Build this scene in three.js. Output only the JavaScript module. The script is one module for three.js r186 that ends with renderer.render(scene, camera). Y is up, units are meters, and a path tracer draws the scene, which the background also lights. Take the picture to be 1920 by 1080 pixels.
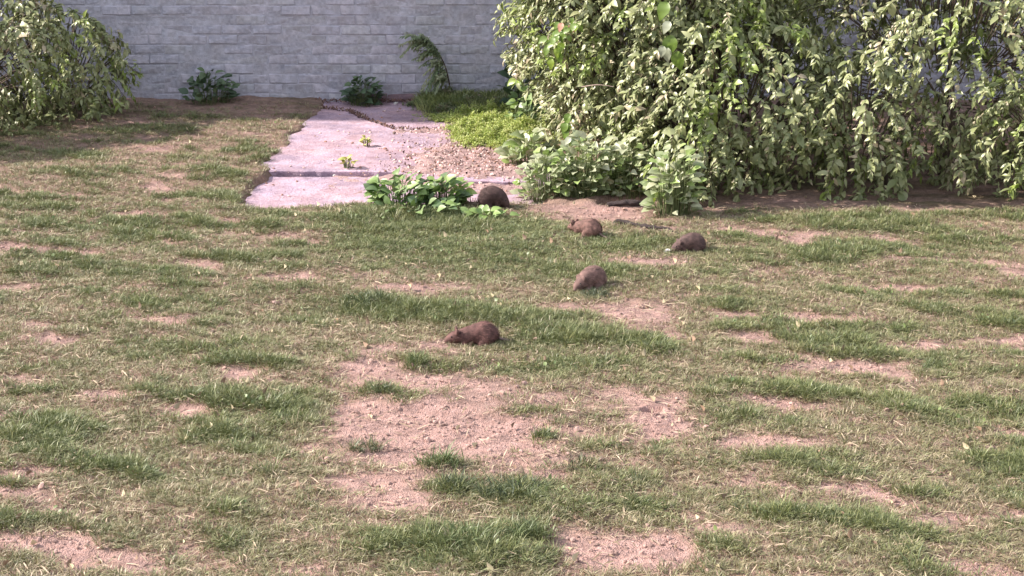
import * as THREE from 'three';
import { mergeGeometries } from 'three/addons/utils/BufferGeometryUtils.js';
import { RoundedBoxGeometry } from 'three/addons/geometries/RoundedBoxGeometry.js';
import { ImprovedNoise } from 'three/addons/math/ImprovedNoise.js';
import { MarchingCubes } from 'three/addons/objects/MarchingCubes.js';
import { MeshSurfaceSampler } from 'three/addons/math/MeshSurfaceSampler.js';

// ---------- camera, sky, sun, exposure ----------
const scene = new THREE.Scene();
const camera = new THREE.PerspectiveCamera(20.41, 16 / 9, 0.1, 600);
camera.position.set(0, 1.96, 0);
camera.rotation.x = -THREE.MathUtils.degToRad(16.75);
scene.add(camera);

const SKY = 0.66;
const SUN_EL = THREE.MathUtils.degToRad(36), SUN_BACK = THREE.MathUtils.degToRad(7);
const sunDir = new THREE.Vector3(-Math.cos(SUN_BACK) * Math.cos(SUN_EL), Math.sin(SUN_EL), -Math.sin(SUN_BACK) * Math.cos(SUN_EL));
// pale hazy summer sky, brighter towards the sun
const skyTex = (() => {
  const W = 512, H = 256, d = new Float32Array(W * H * 4), v = new THREE.Vector3();
  for (let j = 0; j < H; j++) for (let i = 0; i < W; i++) {
    const el = ((j + 0.5) / H - 0.5) * Math.PI, az = ((i + 0.5) / W - 0.5) * 2 * Math.PI, k = (j * W + i) * 4;
    v.set(Math.cos(el) * Math.cos(az), Math.sin(el), Math.cos(el) * Math.sin(az));
    const up = Math.pow(Math.max(0, v.y), 0.55), c = Math.max(0, v.dot(sunDir)), glow = 0.35 * Math.pow(c, 4) + 0.8 * Math.pow(c, 40);
    d[k] = SKY * (0.98 - 0.32 * up + glow); d[k + 1] = SKY * (0.96 - 0.24 * up + glow * 0.94); d[k + 2] = SKY * (0.97 - 0.10 * up + glow * 0.85); d[k + 3] = 1;
  }
  const t = new THREE.DataTexture(d, W, H, THREE.RGBAFormat, THREE.FloatType);
  t.mapping = THREE.EquirectangularReflectionMapping; t.magFilter = t.minFilter = THREE.LinearFilter; t.needsUpdate = true; return t;
})();
scene.background = skyTex; scene.environment = skyTex;

const sun = new THREE.DirectionalLight(new THREE.Color(1.0, 0.90, 0.80), 5.0);
sun.position.copy(sunDir).multiplyScalar(30).add(new THREE.Vector3(0, 0, -7));
sun.target.position.set(0, 0, -7);
sun.castShadow = true; sun.shadow.mapSize.set(4096, 4096); sun.shadow.radius = 1.5;
Object.assign(sun.shadow.camera, { left: -9, right: 9, top: 9, bottom: -9, near: 1, far: 70 });
scene.add(sun, sun.target);

const renderer = new THREE.WebGLRenderer({ antialias: true });
renderer.toneMapping = THREE.LinearToneMapping;
renderer.toneMappingExposure = 2.0;
renderer.shadowMap.enabled = true;

// ---------- helpers ----------
function rngOf(seed) { let a = seed >>> 0; return () => { a = (a + 0x6D2B79F5) >>> 0; let t = a; t = Math.imul(t ^ (t >>> 15), t | 1); t ^= t + Math.imul(t ^ (t >>> 7), t | 61); return ((t ^ (t >>> 14)) >>> 0) / 4294967296; }; }
const noise3 = new ImprovedNoise();
const N = (x, y, z = 0.37) => noise3.noise(x, y, z);
const fbm = (x, y, s = 0.37) => N(x, y, s) + 0.5 * N(x * 2.1, y * 2.1, s + 3.1) + 0.25 * N(x * 4.3, y * 4.3, s + 7.7);
const clamp = (v, a = 0, b = 1) => Math.min(b, Math.max(a, v));
const sst = (a, b, v) => { const t = clamp((v - a) / (b - a)); return t * t * (3 - 2 * t); };
const V = (x, y, z) => new THREE.Vector3(x, y, z);
const col = (r, g, b) => new THREE.Color().setRGB(r, g, b);
const used = new Map();
function numbered(name) { const k = used.get(name) || 0; used.set(name, k + 1); return k ? `${name}_${String(k).padStart(3, '0')}` : name; }
function shade(o) { o.castShadow = true; o.receiveShadow = true; return o; }
function tag(o, label, category, group, kind) {
  if (label) o.userData.label = label;
  if (category) o.userData.category = category;
  if (group) o.userData.group = group;
  if (kind) o.userData.kind = kind;
  return o;
}
function thing(name, label, category, group, pos = [0, 0, 0], turn = 0) {
  const g = new THREE.Group(); g.name = numbered(name); g.position.set(...pos); g.rotation.y = turn; scene.add(g);
  return tag(g, label, category, group);
}
function part(name, geo, mat, parent) { const m = shade(new THREE.Mesh(geo, mat)); m.name = name; parent.add(m); return m; }
function solo(name, geo, mat, label, category, group, kind) { const m = shade(new THREE.Mesh(geo, mat)); m.name = numbered(name); scene.add(m); return tag(m, label, category, group, kind); }
function instanced(name, geo, mat, mats, cols, parent = scene) {
  const m = shade(new THREE.InstancedMesh(geo, mat, mats.length)); m.name = parent === scene ? numbered(name) : name;
  mats.forEach((k, i) => { m.setMatrixAt(i, k); if (cols) m.setColorAt(i, cols[i]); });
  m.instanceMatrix.needsUpdate = true; if (m.instanceColor) m.instanceColor.needsUpdate = true;
  m.userData.kind = 'stuff'; parent.add(m); return m;
}
function mesh2geo(pos, idx, uv, color) {
  const g = new THREE.BufferGeometry();
  g.setAttribute('position', new THREE.Float32BufferAttribute(pos, 3));
  if (uv) g.setAttribute('uv', new THREE.Float32BufferAttribute(uv, 2));
  if (color) g.setAttribute('color', new THREE.Float32BufferAttribute(color, 3));
  g.setIndex(idx); g.computeVertexNormals(); return g;
}
// tileable value noise for textures
function tileNoise(seed, period) {
  const r = rngOf(seed), t = new Float32Array(period * period).map(() => r());
  return (u, v) => {
    const x = u * period, y = v * period, x0 = Math.floor(x), y0 = Math.floor(y); let fx = x - x0, fy = y - y0;
    fx = fx * fx * (3 - 2 * fx); fy = fy * fy * (3 - 2 * fy);
    const g = (i, j) => t[((j % period + period) % period) * period + ((i % period + period) % period)];
    return (g(x0, y0) * (1 - fx) + g(x0 + 1, y0) * fx) * (1 - fy) + (g(x0, y0 + 1) * (1 - fx) + g(x0 + 1, y0 + 1) * fx) * fy;
  };
}
function texture(size, fn, repeat, srgb = true) {
  const d = new Uint8Array(size * size * 4);
  for (let j = 0; j < size; j++) for (let i = 0; i < size; i++) {
    const c = fn(i / size, j / size), k = (j * size + i) * 4;
    d[k] = clamp(c[0]) * 255; d[k + 1] = clamp(c[1]) * 255; d[k + 2] = clamp(c[2]) * 255; d[k + 3] = 255;
  }
  const t = new THREE.DataTexture(d, size, size, THREE.RGBAFormat);
  t.wrapS = t.wrapT = THREE.RepeatWrapping; t.magFilter = THREE.LinearFilter; t.minFilter = THREE.LinearMipmapLinearFilter; t.generateMipmaps = true;
  if (srgb) t.colorSpace = THREE.SRGBColorSpace;
  t.repeat.set(repeat, repeat); t.needsUpdate = true; return t;
}
// a leaf lying along +y from the origin, upper side +z
function leafGeo(L, W, { fold = 0.25, curl = 0.2, seg = 4, shape = 0.8, wave = 0 } = {}) {
  const pos = [], idx = [], uv = [];
  for (let i = 0; i <= seg; i++) {
    const t = i / seg, w = W / 2 * Math.pow(Math.sin(Math.PI * Math.pow(clamp(t, 0.015, 0.985), shape)), 0.85), zc = -curl * t * t * L;
    for (const s of [-1, 0, 1]) { pos.push(s * w, t * L * (1 - 0.12 * curl * t), zc + Math.abs(s) * w * fold + (s ? wave * L * Math.sin(i * 2.1 + s) : 0)); uv.push(0.5 + s * 0.5, t); }
  }
  for (let i = 0; i < seg; i++) for (let s = 0; s < 2; s++) { const a = i * 3 + s, b = a + 1, c = a + 3, d = a + 4; idx.push(a, b, d, a, d, c); }
  return mesh2geo(pos, idx, uv);
}
const _m = new THREE.Matrix4(), _x = V(), _y = V(), _z = V();
function orient(p, dir, up, sx = 1, sy = sx, sz = sx) {
  _y.copy(dir).normalize(); _z.copy(up).addScaledVector(_y, -up.dot(_y));
  if (_z.lengthSq() < 1e-6) _z.set(0.3, 0.2, 1).addScaledVector(_y, -(0.3 * _y.x + 0.2 * _y.y + _y.z));
  _z.normalize(); _x.crossVectors(_y, _z);
  return new THREE.Matrix4().makeBasis(_x.clone().multiplyScalar(sx), _y.clone().multiplyScalar(sy), _z.clone().multiplyScalar(sz)).setPosition(p);
}
function applyM(o, m) { m.decompose(o.position, o.quaternion, o.scale); return o; }
function taperTube(pts, r0, r1, sides = 5, segs = 8) {
  const curve = new THREE.CatmullRomCurve3(pts), g = new THREE.TubeGeometry(curve, segs, 1, sides, false), p = g.attributes.position, c = V();
  for (let i = 0; i <= segs; i++) { const t = i / segs, r = r0 + (r1 - r0) * t; curve.getPointAt(t, c);
    for (let j = 0; j <= sides; j++) { const k = i * (sides + 1) + j; p.setXYZ(k, c.x + (p.getX(k) - c.x) * r, c.y + (p.getY(k) - c.y) * r, c.z + (p.getZ(k) - c.z) * r); } }
  g.computeVertexNormals(); return g;
}
const leafMat = (extra = {}) => new THREE.MeshPhysicalMaterial({ color: 0xffffff, roughness: 0.55, side: THREE.DoubleSide, transmission: 0.22, thickness: 0, ...extra });
const GREEN= [[-0.68,-7.55,0.18,0.31,0.8],[-0.42,-7.6,0.24,0.31,0.7],[-0.15,-7.5,0.23,0.2,0.6],[-0.49,-7.11,0.29,0.14,0.5],[0.1,-7.4,0.23,0.2,0.35],[0.0,-7.02,0.29,0.14,0.4],[0.6,-7.2,0.15,0.13,0.7],[0.47,-7.11,0.12,0.09,0.5],[0.19,-6.71,0.14,0.1,0.6],[0.37,-6.67,0.14,0.12,0.6],[0.5,-6.59,0.14,0.1,0.4],[-0.26,-6.84,0.31,0.1,0.4],[-0.59,-6.21,0.13,0.12,1.1],[-0.38,-6.1,0.17,0.11,1.0],[-0.17,-6.07,0.17,0.1,0.9],[0.04,-5.97,0.17,0.11,1.0],[0.24,-5.8,0.14,0.09,0.9],[0.4,-5.74,0.16,0.09,0.9],[0.56,-5.65,0.1,0.08,0.8],[0.25,-6.03,0.15,0.07,0.6],[0.12,-5.74,0.12,0.08,0.5],[-0.35,-5.47,0.05,0.06,0.9],[-0.31,-5.44,0.08,0.05,0.6],[-0.5,-5.22,0.06,0.04,0.9],[-0.42,-5.17,0.06,0.05,0.9],[-0.29,-5.15,0.09,0.04,0.5],[0.04,-5.02,0.14,0.04,0.8],[0.14,-4.92,0.07,0.03,0.6],[0.1,-4.79,0.07,0.05,1.1],[0.27,-4.68,0.15,0.03,0.6],[0.37,-4.7,0.1,0.04,0.5],[-0.46,-4.7,0.07,0.05,0.9],[-0.43,-4.57,0.07,0.03,0.4],[-0.21,-4.54,0.07,0.05,1.2],[-0.17,-4.37,0.06,0.05,1.1],[0.0,-4.33,0.11,0.08,1.1],[0.21,-4.53,0.07,0.04,0.7],[0.37,-4.45,0.11,0.09,0.5],[0.22,-4.26,0.14,0.06,0.55],[0.39,-4.26,0.09,0.05,0.5],[-0.38,-4.01,0.07,0.05,0.8],[-0.25,-4.01,0.07,0.05,1.0],[-0.12,-3.98,0.1,0.07,1.2],[0.03,-4.05,0.09,0.07,1.1],[-0.09,-3.87,0.17,0.05,0.7],[0.06,-3.92,0.06,0.04,0.7],[0.08,-5.44,0.21,0.07,0.5],[0.31,-5.5,0.19,0.06,0.6],[0.45,-5.33,0.13,0.04,0.3],[-0.02,-5.65,0.12,0.05,0.3],[-0.16,-5.5,0.12,0.05,0.3],[0.46,-4.61,0.05,0.03,0.6]] ;
const BARE= [[0.62,-6.84,0.17,0.08,0.9],[0.48,-6.97,0.1,0.05,0.5],[-0.4,-6.43,0.2,0.08,0.6],[-0.6,-6.67,0.14,0.07,0.4],[0.21,-6.14,0.13,0.06,0.6],[0.51,-6.07,0.13,0.1,0.7],[0.59,-5.8,0.06,0.1,0.6],[-0.24,-5.67,0.11,0.06,0.9],[-0.48,-5.65,0.12,0.05,0.6],[-0.5,-5.44,0.1,0.05,0.9],[-0.21,-5.28,0.11,0.04,0.6],[-0.04,-5.2,0.11,0.04,0.6],[-0.47,-5.02,0.11,0.06,1.0],[-0.28,-4.92,0.16,0.08,1.1],[-0.1,-4.83,0.14,0.06,1.0],[-0.31,-4.76,0.1,0.07,1.1],[-0.33,-4.61,0.1,0.05,0.8],[0.0,-4.7,0.1,0.03,0.6],[0.49,-4.85,0.07,0.08,1.1],[0.49,-5.07,0.07,0.05,0.5],[-0.43,-4.43,0.08,0.04,0.8],[-0.31,-4.26,0.08,0.04,0.7],[0.08,-4.49,0.08,0.04,0.5],[0.16,-4.49,0.05,0.03,0.5],[0.26,-3.98,0.15,0.07,1.1],[0.41,-3.95,0.07,0.06,1.0],[0.15,-4.08,0.06,0.03,0.6],[-0.33,-4.11,0.08,0.02,0.6],[0.5,-7.71,0.21,0.11,0.8],[0.32,-7.84,0.19,0.07,0.8],[0.69,-7.4,0.1,0.08,0.7],[-0.23,-3.91,0.06,0.02,0.5],[-0.08,-7.25,0.1,0.05,0.4]] ;

// ---------- terrain ----------
// lawn patches seen on the ground, in metres: x, z, half width, half depth, strength
const pavingInside = (x, z) => {           // > 0 inside the concrete area, distance in metres
  const w = 0.05 * fbm(x * 3, z * 3, 5.5);
  return Math.min(-7.93 - z + w + 0.1 * sst(-0.6, -1.5, x), x + 1.42 + w * 1.5 - 0.12 * sst(-9, -11, z), 0.2 + w - x);
};
const inStrip = (x, z) => 1 - sst(0.10, 0.14, Math.abs(x) / (0.25 - z));
function gsum(list, x, z) { let s = 0; const wx = 0.05 * fbm(x * 7, z * 7, 51), wz = 0.045 * fbm(x * 7, z * 7, 61); x += wx; z += wz; for (const [px, pz, rx, rz, w] of list) { const a = (x - px) / rx, b = (z - pz) / rz, q = a * a + b * b; if (q < 6) s += w * Math.exp(-q * 0.9); } return s; }
const streak = (x, z, k = 0) => fbm(x * 2.3 + 11 + k, (z - x * 0.18) * 5.2 + 3 + k, 1.7 + k);
const LUSH = [[-0.5, -7.4, 0.7, 0.5, 0.6], [0.3, -7.0, 0.7, 0.4, 0.45], [-0.2, -6.7, 0.6, 0.3, 0.35], [0.1, -5.5, 0.6, 0.3, 0.3], [1.6, -7.0, 0.8, 0.5, 0.5], [-2.0, -7.4, 0.9, 0.7, 0.5], [-1.4, -6.2, 0.5, 0.4, 0.4], [2.2, -5.6, 0.7, 0.4, 0.4]];
function greenAt(x, z) { const k = inStrip(x, z); return k * gsum(GREEN, x, z) + (1 - k) * sst(-0.25, 0.8, streak(x, z) + 0.3 * fbm(x * 8, z * 8, 77)) * 1.0 + 0.22 * sst(0.1, 0.6, streak(x * 1.7, z * 1.7, 4)); }
const OPEN = [[-0.35, -4.9, 0.36, 0.26, 0.9], [0.0, -4.85, 0.24, 0.14, 0.65], [-0.4, -5.35, 0.35, 0.15, 0.6], [0.15, -4.6, 0.3, 0.1, 0.35], [0.32, -5.15, 0.3, 0.12, 0.35], [-0.42, -4.45, 0.2, 0.12, 0.4], [0.32, -3.97, 0.25, 0.12, 0.8], [-0.35, -4.3, 0.2, 0.1, 0.4], [0.5, -4.9, 0.12, 0.2, 0.6], [0.5, -6.1, 0.18, 0.15, 0.45]];
function bareAt(x, z) { const k = inStrip(x, z); return k * (gsum(BARE, x, z) + gsum(OPEN, x, z)) + (1 - k) * sst(0.15, 0.75, streak(x, z, 9)) * 1.1; }
const HOLES = [[0.57, -7.93, 0.13, 0.07, 0.08], [0.47, -5.02, 0.03, 0.03, 0.04], [0.62, -7.3, 0.03, 0.03, 0.05]];
function lawnHeight(x, z) {
  let h = 0.022 + 0.02 * fbm(x * 1.4, z * 1.9, 8) + 0.008 * fbm(x * 9, z * 9, 2) + 0.004 * N(x * 31, z * 31, 4) + 0.012 * clamp(greenAt(x, z) - 0.3) - 0.006 * clamp(bareAt(x, z));
  for (const [hx, hz, rx, rz, d] of HOLES) { const a = (x - hx) / rx, b = (z - hz) / rz, q = a * a + b * b; if (q < 5) h -= d * (1 - sst(0.65, 1.1, Math.sqrt(q))) - 0.25 * d * Math.exp(-((Math.sqrt(q) - 1.5) ** 2) * 6); }
  return h;
}
function groundHeight(x, z) { const d = pavingInside(x, z); return THREE.MathUtils.lerp(lawnHeight(x, z), -0.07, sst(0.0, 0.13, d)); }

const farGround = solo('ground', new THREE.PlaneGeometry(400, 400).rotateX(-Math.PI / 2).translate(0, -0.12, 0), new THREE.MeshStandardMaterial({ color: col(0.14, 0.12, 0.07), roughness: 1 }));
farGround.userData = { kind: 'structure' };

{ // soil sheet of the garden
  const n1 = tileNoise(3, 256), n2 = tileNoise(4, 64), n3 = tileNoise(5, 16), n4 = tileNoise(6, 512);
  const soilTex = texture(1024, (u, v) => { const g = 0.55 + 0.2 * n1(u, v) + 0.14 * n2(u, v) + 0.08 * n3(u, v) + 0.2 * (n4(u, v) - 0.5); const w = n2(v, u) - 0.5; return [g + 0.1, g + 0.08 - 0.03 * w, g + 0.06 - 0.05 * w]; }, 1 / 0.8);
  const soilBump = texture(1024, (u, v) => { const g = 0.4 * n1(u, v) + 0.35 * n2(u, v) + 0.3 * n4(u, v); return [g, g, g]; }, 1 / 0.8, false);
  const soilMat = new THREE.MeshStandardMaterial({ vertexColors: true, map: soilTex, bumpMap: soilBump, bumpScale: 0.008, roughness: 1 });
  const xs = [], zs = [];
  for (let x = -9; x <= 9; x += Math.abs(x) < 3.2 ? 0.02 : 0.09) xs.push(x);
  for (let z = -11.3; z <= 3; z += z < -3.2 ? 0.022 : 0.1) zs.push(z);
  const pos = [], uv = [], c = [], idx = [];
  for (const z of zs) for (const x of xs) {
    const y = groundHeight(x, z); pos.push(x, y, z); uv.push(x, z);
    const g = clamp(greenAt(x, z)), b = clamp(bareAt(x, z)), m = 0.5 + 0.5 * fbm(x * 4, z * 6, 12), r = 0.9 + 0.35 * fbm(x * 13, z * 17, 9);
    // pinkish bare earth, brown humus with old thatch under the turf
    const t = clamp(0.55 + 0.6 * b - 0.6 * g + 0.25 * (m - 0.5));
    c.push(r * THREE.MathUtils.lerp(0.19, 0.53, t), r * THREE.MathUtils.lerp(0.15, 0.35, t), r * THREE.MathUtils.lerp(0.09, 0.325, t));
  }
  const nx = xs.length;
  for (let j = 0; j < zs.length - 1; j++) for (let i = 0; i < nx - 1; i++) { const a = j * nx + i; idx.push(a, a + nx, a + 1, a + 1, a + nx, a + nx + 1); }
  const s = solo('garden_soil', mesh2geo(pos, idx, uv, c), soilMat); s.userData = { kind: 'structure' };
}

// ---------- concrete paving ----------
const concreteNoise = [tileNoise(21, 512), tileNoise(22, 128), tileNoise(23, 24), tileNoise(24, 7)];
const concreteTex = texture(1024, (u, v) => { const [a, b, c, d] = concreteNoise; let g = 0.72 + 0.16 * (a(u, v) - 0.5) + 0.14 * (b(u, v) - 0.5) + 0.13 * (c(u, v) - 0.5) + 0.12 * (d(u, v) - 0.5); if (a(v, u) > 0.93) g -= 0.13; const w = 0.03 * (c(v, u) - 0.5) + 0.035 * (d(v, u) - 0.5); return [g + 0.03 + w, g - 0.02, g + 0.01 - w]; }, 1 / 1.3);
const concreteBump = texture(1024, (u, v) => { const [a, b, c] = concreteNoise; const g = 0.45 * a(u, v) + 0.35 * b(u, v) + 0.3 * c(u, v); return [g, g, g]; }, 1 / 1.3, false);
const concreteMat = new THREE.MeshStandardMaterial({ color: col(0.74, 0.615, 0.685), map: concreteTex, bumpMap: concreteBump, bumpScale: 0.006, roughness: 0.92 });
const paving = thing('paving'); paving.userData = { kind: 'structure' };
function slab(points, top, tiltX) {
  const r = rngOf(points.length * 77 + 5), pts = [];
  points.forEach((p, i) => { const q = points[(i + 1) % points.length], L = Math.hypot(q[0] - p[0], q[1] - p[1]), n = Math.max(1, Math.round(L / 0.045));
    for (let k = 0; k < n; k++) { const t = k / n, j = (k ? 0.007 : 0.004) * (r() - 0.5) * 2 - (r() < 0.06 ? 0.012 : 0); pts.push(new THREE.Vector2(p[0] + (q[0] - p[0]) * t + j, -(p[1] + (q[1] - p[1]) * t) + j)); } });
  const g = new THREE.ExtrudeGeometry(new THREE.Shape(pts), { depth: 0.05, bevelEnabled: true, bevelThickness: 0.004, bevelSize: 0.003, bevelSegments: 1 });
  g.rotateX(-Math.PI / 2); g.translate(0, top - 0.054, 0);
  const m = part('concrete_slab', g, concreteMat, paving); m.rotation.x = tiltX; return m;
}
slab([[-1.43, -10.99], [0.2, -10.99], [0.22, -9.90], [0, -9.885], [-0.37, -9.92], [-0.74, -9.975], [-0.95, -10.31], [-1.10, -10.61], [-1.43, -10.80]], 0.0, 0);
slab([[-1.42, -10.74], [-1.09, -10.535], [-0.935, -10.235], [-0.74, -9.93], [-0.37, -9.875], [0, -9.84], [0.22, -9.85], [0.22, -8.43], [-0.17, -8.49], [-0.46, -8.56], [-0.65, -8.72], [-1.42, -8.745]], 0.012, 0);
slab([[-1.42, -8.715], [-0.645, -8.69], [-0.45, -8.53], [-0.17, -8.46], [0.22, -8.4], [0.2, -7.9], [-1.38, -7.9]], -0.014, 0);

// crumbled dirt lying over the broken middle of the paving
const dirtAt = (x, z) => gsum([[-0.3, -9.1, 0.36, 0.45, 1], [0.02, -8.85, 0.3, 0.36, 1], [-0.12, -9.35, 0.25, 0.3, 0.7], [-0.5, -9.88, 0.4, 0.07, 0.85], [-0.15, -9.86, 0.25, 0.1, 0.8], [-0.55, -8.75, 0.2, 0.12, 0.4]], x, z);
const dirtTop = (x, z) => -0.02 + 0.046 * clamp(dirtAt(x, z)) + 0.012 * fbm(x * 9, z * 9, 6.1) + 0.004 * N(x * 40, z * 40, 2.2);
{
  const pos = [], uv = [], c = [], idx = [], nx = 90, nz = 130;
  for (let j = 0; j <= nz; j++) for (let i = 0; i <= nx; i++) { const x = -1.0 + 1.22 * i / nx, z = -10.2 + 2.0 * j / nz; pos.push(x, dirtTop(x, z), z); uv.push(x, z); const r = 0.9 + 0.25 * fbm(x * 12, z * 12, 3.3); c.push(0.72 * r, 0.475 * r, 0.465 * r); }
  for (let j = 0; j < nz; j++) for (let i = 0; i < nx; i++) { const a = j * (nx + 1) + i; idx.push(a, a + nx + 1, a + 1, a + 1, a + nx + 1, a + nx + 2); }
  const [a, b] = concreteNoise;
  const t = texture(512, (u, v) => { const g = 0.62 + 0.3 * (b(u, v) - 0.5) + 0.3 * (a(u, v) - 0.5) + 0.1; return [g, g, g]; }, 1 / 0.5);
  const s = solo('dirt_layer', mesh2geo(pos, idx, uv, c), new THREE.MeshStandardMaterial({ vertexColors: true, map: t, roughness: 1 })); s.userData = { kind: 'structure' };
}
function stoneGeo(seed, detail = 1) {
  const g = new THREE.IcosahedronGeometry(1, detail), p = g.attributes.position;
  for (let i = 0; i < p.count; i++) { const v = V(p.getX(i), p.getY(i), p.getZ(i)), k = 1 + 0.45 * N(v.x * 1.3 + seed, v.y * 1.3, v.z * 1.3) ; p.setXYZ(i, v.x * k, v.y * k * 0.6, v.z * k * 0.8); }
  g.computeVertexNormals(); return g;
}
const topAt = (x, z) => { if (pavingInside(x, z) < 0.02) return groundHeight(x, z); const s = z < -9.9 ? 0 : z < -8.6 ? 0.012 : -0.014; return Math.max(s, (x > -1 && x < 0.22 && z > -10.2 && z < -8.2) ? dirtTop(x, z) : -1); };
{ // crumbs and gravel
  const r = rngOf(91), mats = [[], []], cols = [[], []], q = new THREE.Quaternion(), e = new THREE.Euler();
  for (let i = 0; i < 9000; i++) {
    const x = -1.35 + 1.55 * r(), z = -10.9 + 3.0 * r(), d = dirtAt(x, z); if (r() > 0.05 + 0.95 * d) continue;
    const s = 0.0025 + 0.0075 * Math.pow(r(), 3.2) + (r() < 0.02 ? 0.006 : 0), k = i & 1; e.set(r() * 0.6, r() * 6.28, r() * 0.6);
    mats[k].push(new THREE.Matrix4().compose(V(x, topAt(x, z) + s * 0.25, z), q.setFromEuler(e), V(s * 1.2, s, s)));
    const b = 0.75 + 0.5 * r(), w = r(); cols[k].push(w < 0.3 ? col(0.32 * b, 0.18 * b, 0.14 * b) : col(0.62 * b, (0.40 + 0.08 * w) * b, (0.37 + 0.08 * w) * b));
  }
  const m = new THREE.MeshStandardMaterial({ color: 0xffffff, roughness: 0.95 });
  [0, 1].forEach(k => tag(instanced('gravel', stoneGeo(3 + k * 4, 0), m, mats[k], cols[k]), 'pinkish gravel and crumbs scattered over the broken paving', 'gravel', 'gravel on the paving', 'stuff'));
}
{ // larger loose stones
  const mats = [col(0.6, 0.46, 0.42), col(0.5, 0.36, 0.31), col(0.66, 0.55, 0.53), col(0.28, 0.2, 0.17)].map(c => new THREE.MeshStandardMaterial({ color: c, roughness: 0.95, bumpMap: concreteBump, bumpScale: 0.004 })), g = [1, 5, 9].map(s => stoneGeo(s * 2.3, 2));
  const spots = [[-0.42, -9.0, 0.018], [-0.19, -9.06, 0.014], [-0.05, -8.98, 0.016], [0.03, -8.92, 0.013], [-0.25, -8.75, 0.015], [-0.12, -8.68, 0.016], [0.06, -8.72, 0.018], [0.1, -8.9, 0.014], [-0.36, -8.62, 0.014], [-0.5, -9.3, 0.011], [-0.33, -9.34, 0.012], [-0.6, -9.12, 0.012], [-0.02, -8.55, 0.014], [0.13, -8.6, 0.017]];
  spots.forEach(([x, z, s], i) => { const m = solo('stone_chip', g[i % 3], mats[i % 4], 'small stone chip lying in the pinkish rubble on the paving', 'stone', 'stone chips in the rubble'); m.position.set(x, topAt(x, z) + s * 0.3, z); m.rotation.y = i * 1.7; m.scale.set(s * 1.3, s, s); });
  const white = new THREE.MeshStandardMaterial({ color: col(0.82, 0.78, 0.76), roughness: 0.9, bumpMap: concreteBump, bumpScale: 0.004 });
  const one = (x, z, sx, sy, sz, t, label) => { const m = solo('white_stone', g[0], white, label, 'stone', 'white stones'); m.position.set(x, topAt(x, z) + sy * 0.4, z); m.rotation.y = t; m.rotation.z = 0.25; m.scale.set(sx, sy, sz); };
  one(-0.28, -9.67, 0.045, 0.03, 0.03, 0.5, 'flat white stone beside the bright green weed mat');
  one(0.705, -7.03, 0.018, 0.013, 0.016, 0.2, 'white stone in the grass beside the rat at the hedge');
  one(-0.80, -10.9, 0.017, 0.014, 0.014, 0.4, 'small white stone at the wall foot right of the dark weed clump');
  one(-0.545, -10.85, 0.02, 0.022, 0.016, 1.4, 'small white stone at the wall foot left of the sapling');
  one(-0.98, -8.62, 0.008, 0.007, 0.008, 0, 'tiny pale stone by the yellow tuft at the slab step');
}

{ // dead leaf litter caught in the slab joint and along the wall foot
  const r = rngOf(64), lg = leafGeo(1, 0.6, { fold: 0.5, curl: 0.6, seg: 3 }), mats = [], cols = [], q = new THREE.Quaternion(), e = new THREE.Euler(), line = [[-1.42, -10.77], [-1.09, -10.57], [-0.94, -10.27], [-0.745, -9.95], [-0.37, -9.9], [0, -9.86]];
  for (let i = 0; i < 2300; i++) { let x, z; if (i >= 1500) { x = -0.75 + 0.95 * r(); z = -9.9 + 1.5 * r(); if (r() > dirtAt(x, z)) continue; } else if (i < 900) { const k = Math.floor(r() * 5), t = r(), a = line[k], b = line[k + 1]; x = a[0] + (b[0] - a[0]) * t + (r() + r() - 1) * 0.025; z = a[1] + (b[1] - a[1]) * t + (r() + r() - 1) * 0.045; } else { x = -1.4 + 1.1 * r(); z = -10.98 + 0.12 * r() * r(); }
    const s = 0.008 + 0.014 * r(), b = 0.6 + 0.8 * r(); e.set(-1.2 + 0.8 * (r() - 0.5), r() * 6.28, (r() - 0.5)); mats.push(new THREE.Matrix4().compose(V(x, i < 1500 ? 0.008 + 0.012 * r() : topAt(x, z) + 0.005, z), q.setFromEuler(e), V(s, s, s))); cols.push(r() < 0.12 ? col(0.4 * b, 0.3 * b, 0.25 * b) : col(0.17 * b, 0.095 * b, 0.08 * b)); }
  tag(instanced('leaf_litter', lg, new THREE.MeshStandardMaterial({ roughness: 0.9, side: THREE.DoubleSide }), mats, cols), 'dark dead leaf litter in the slab joint and along the wall foot', 'leaf litter', null, 'stuff');
}

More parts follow.
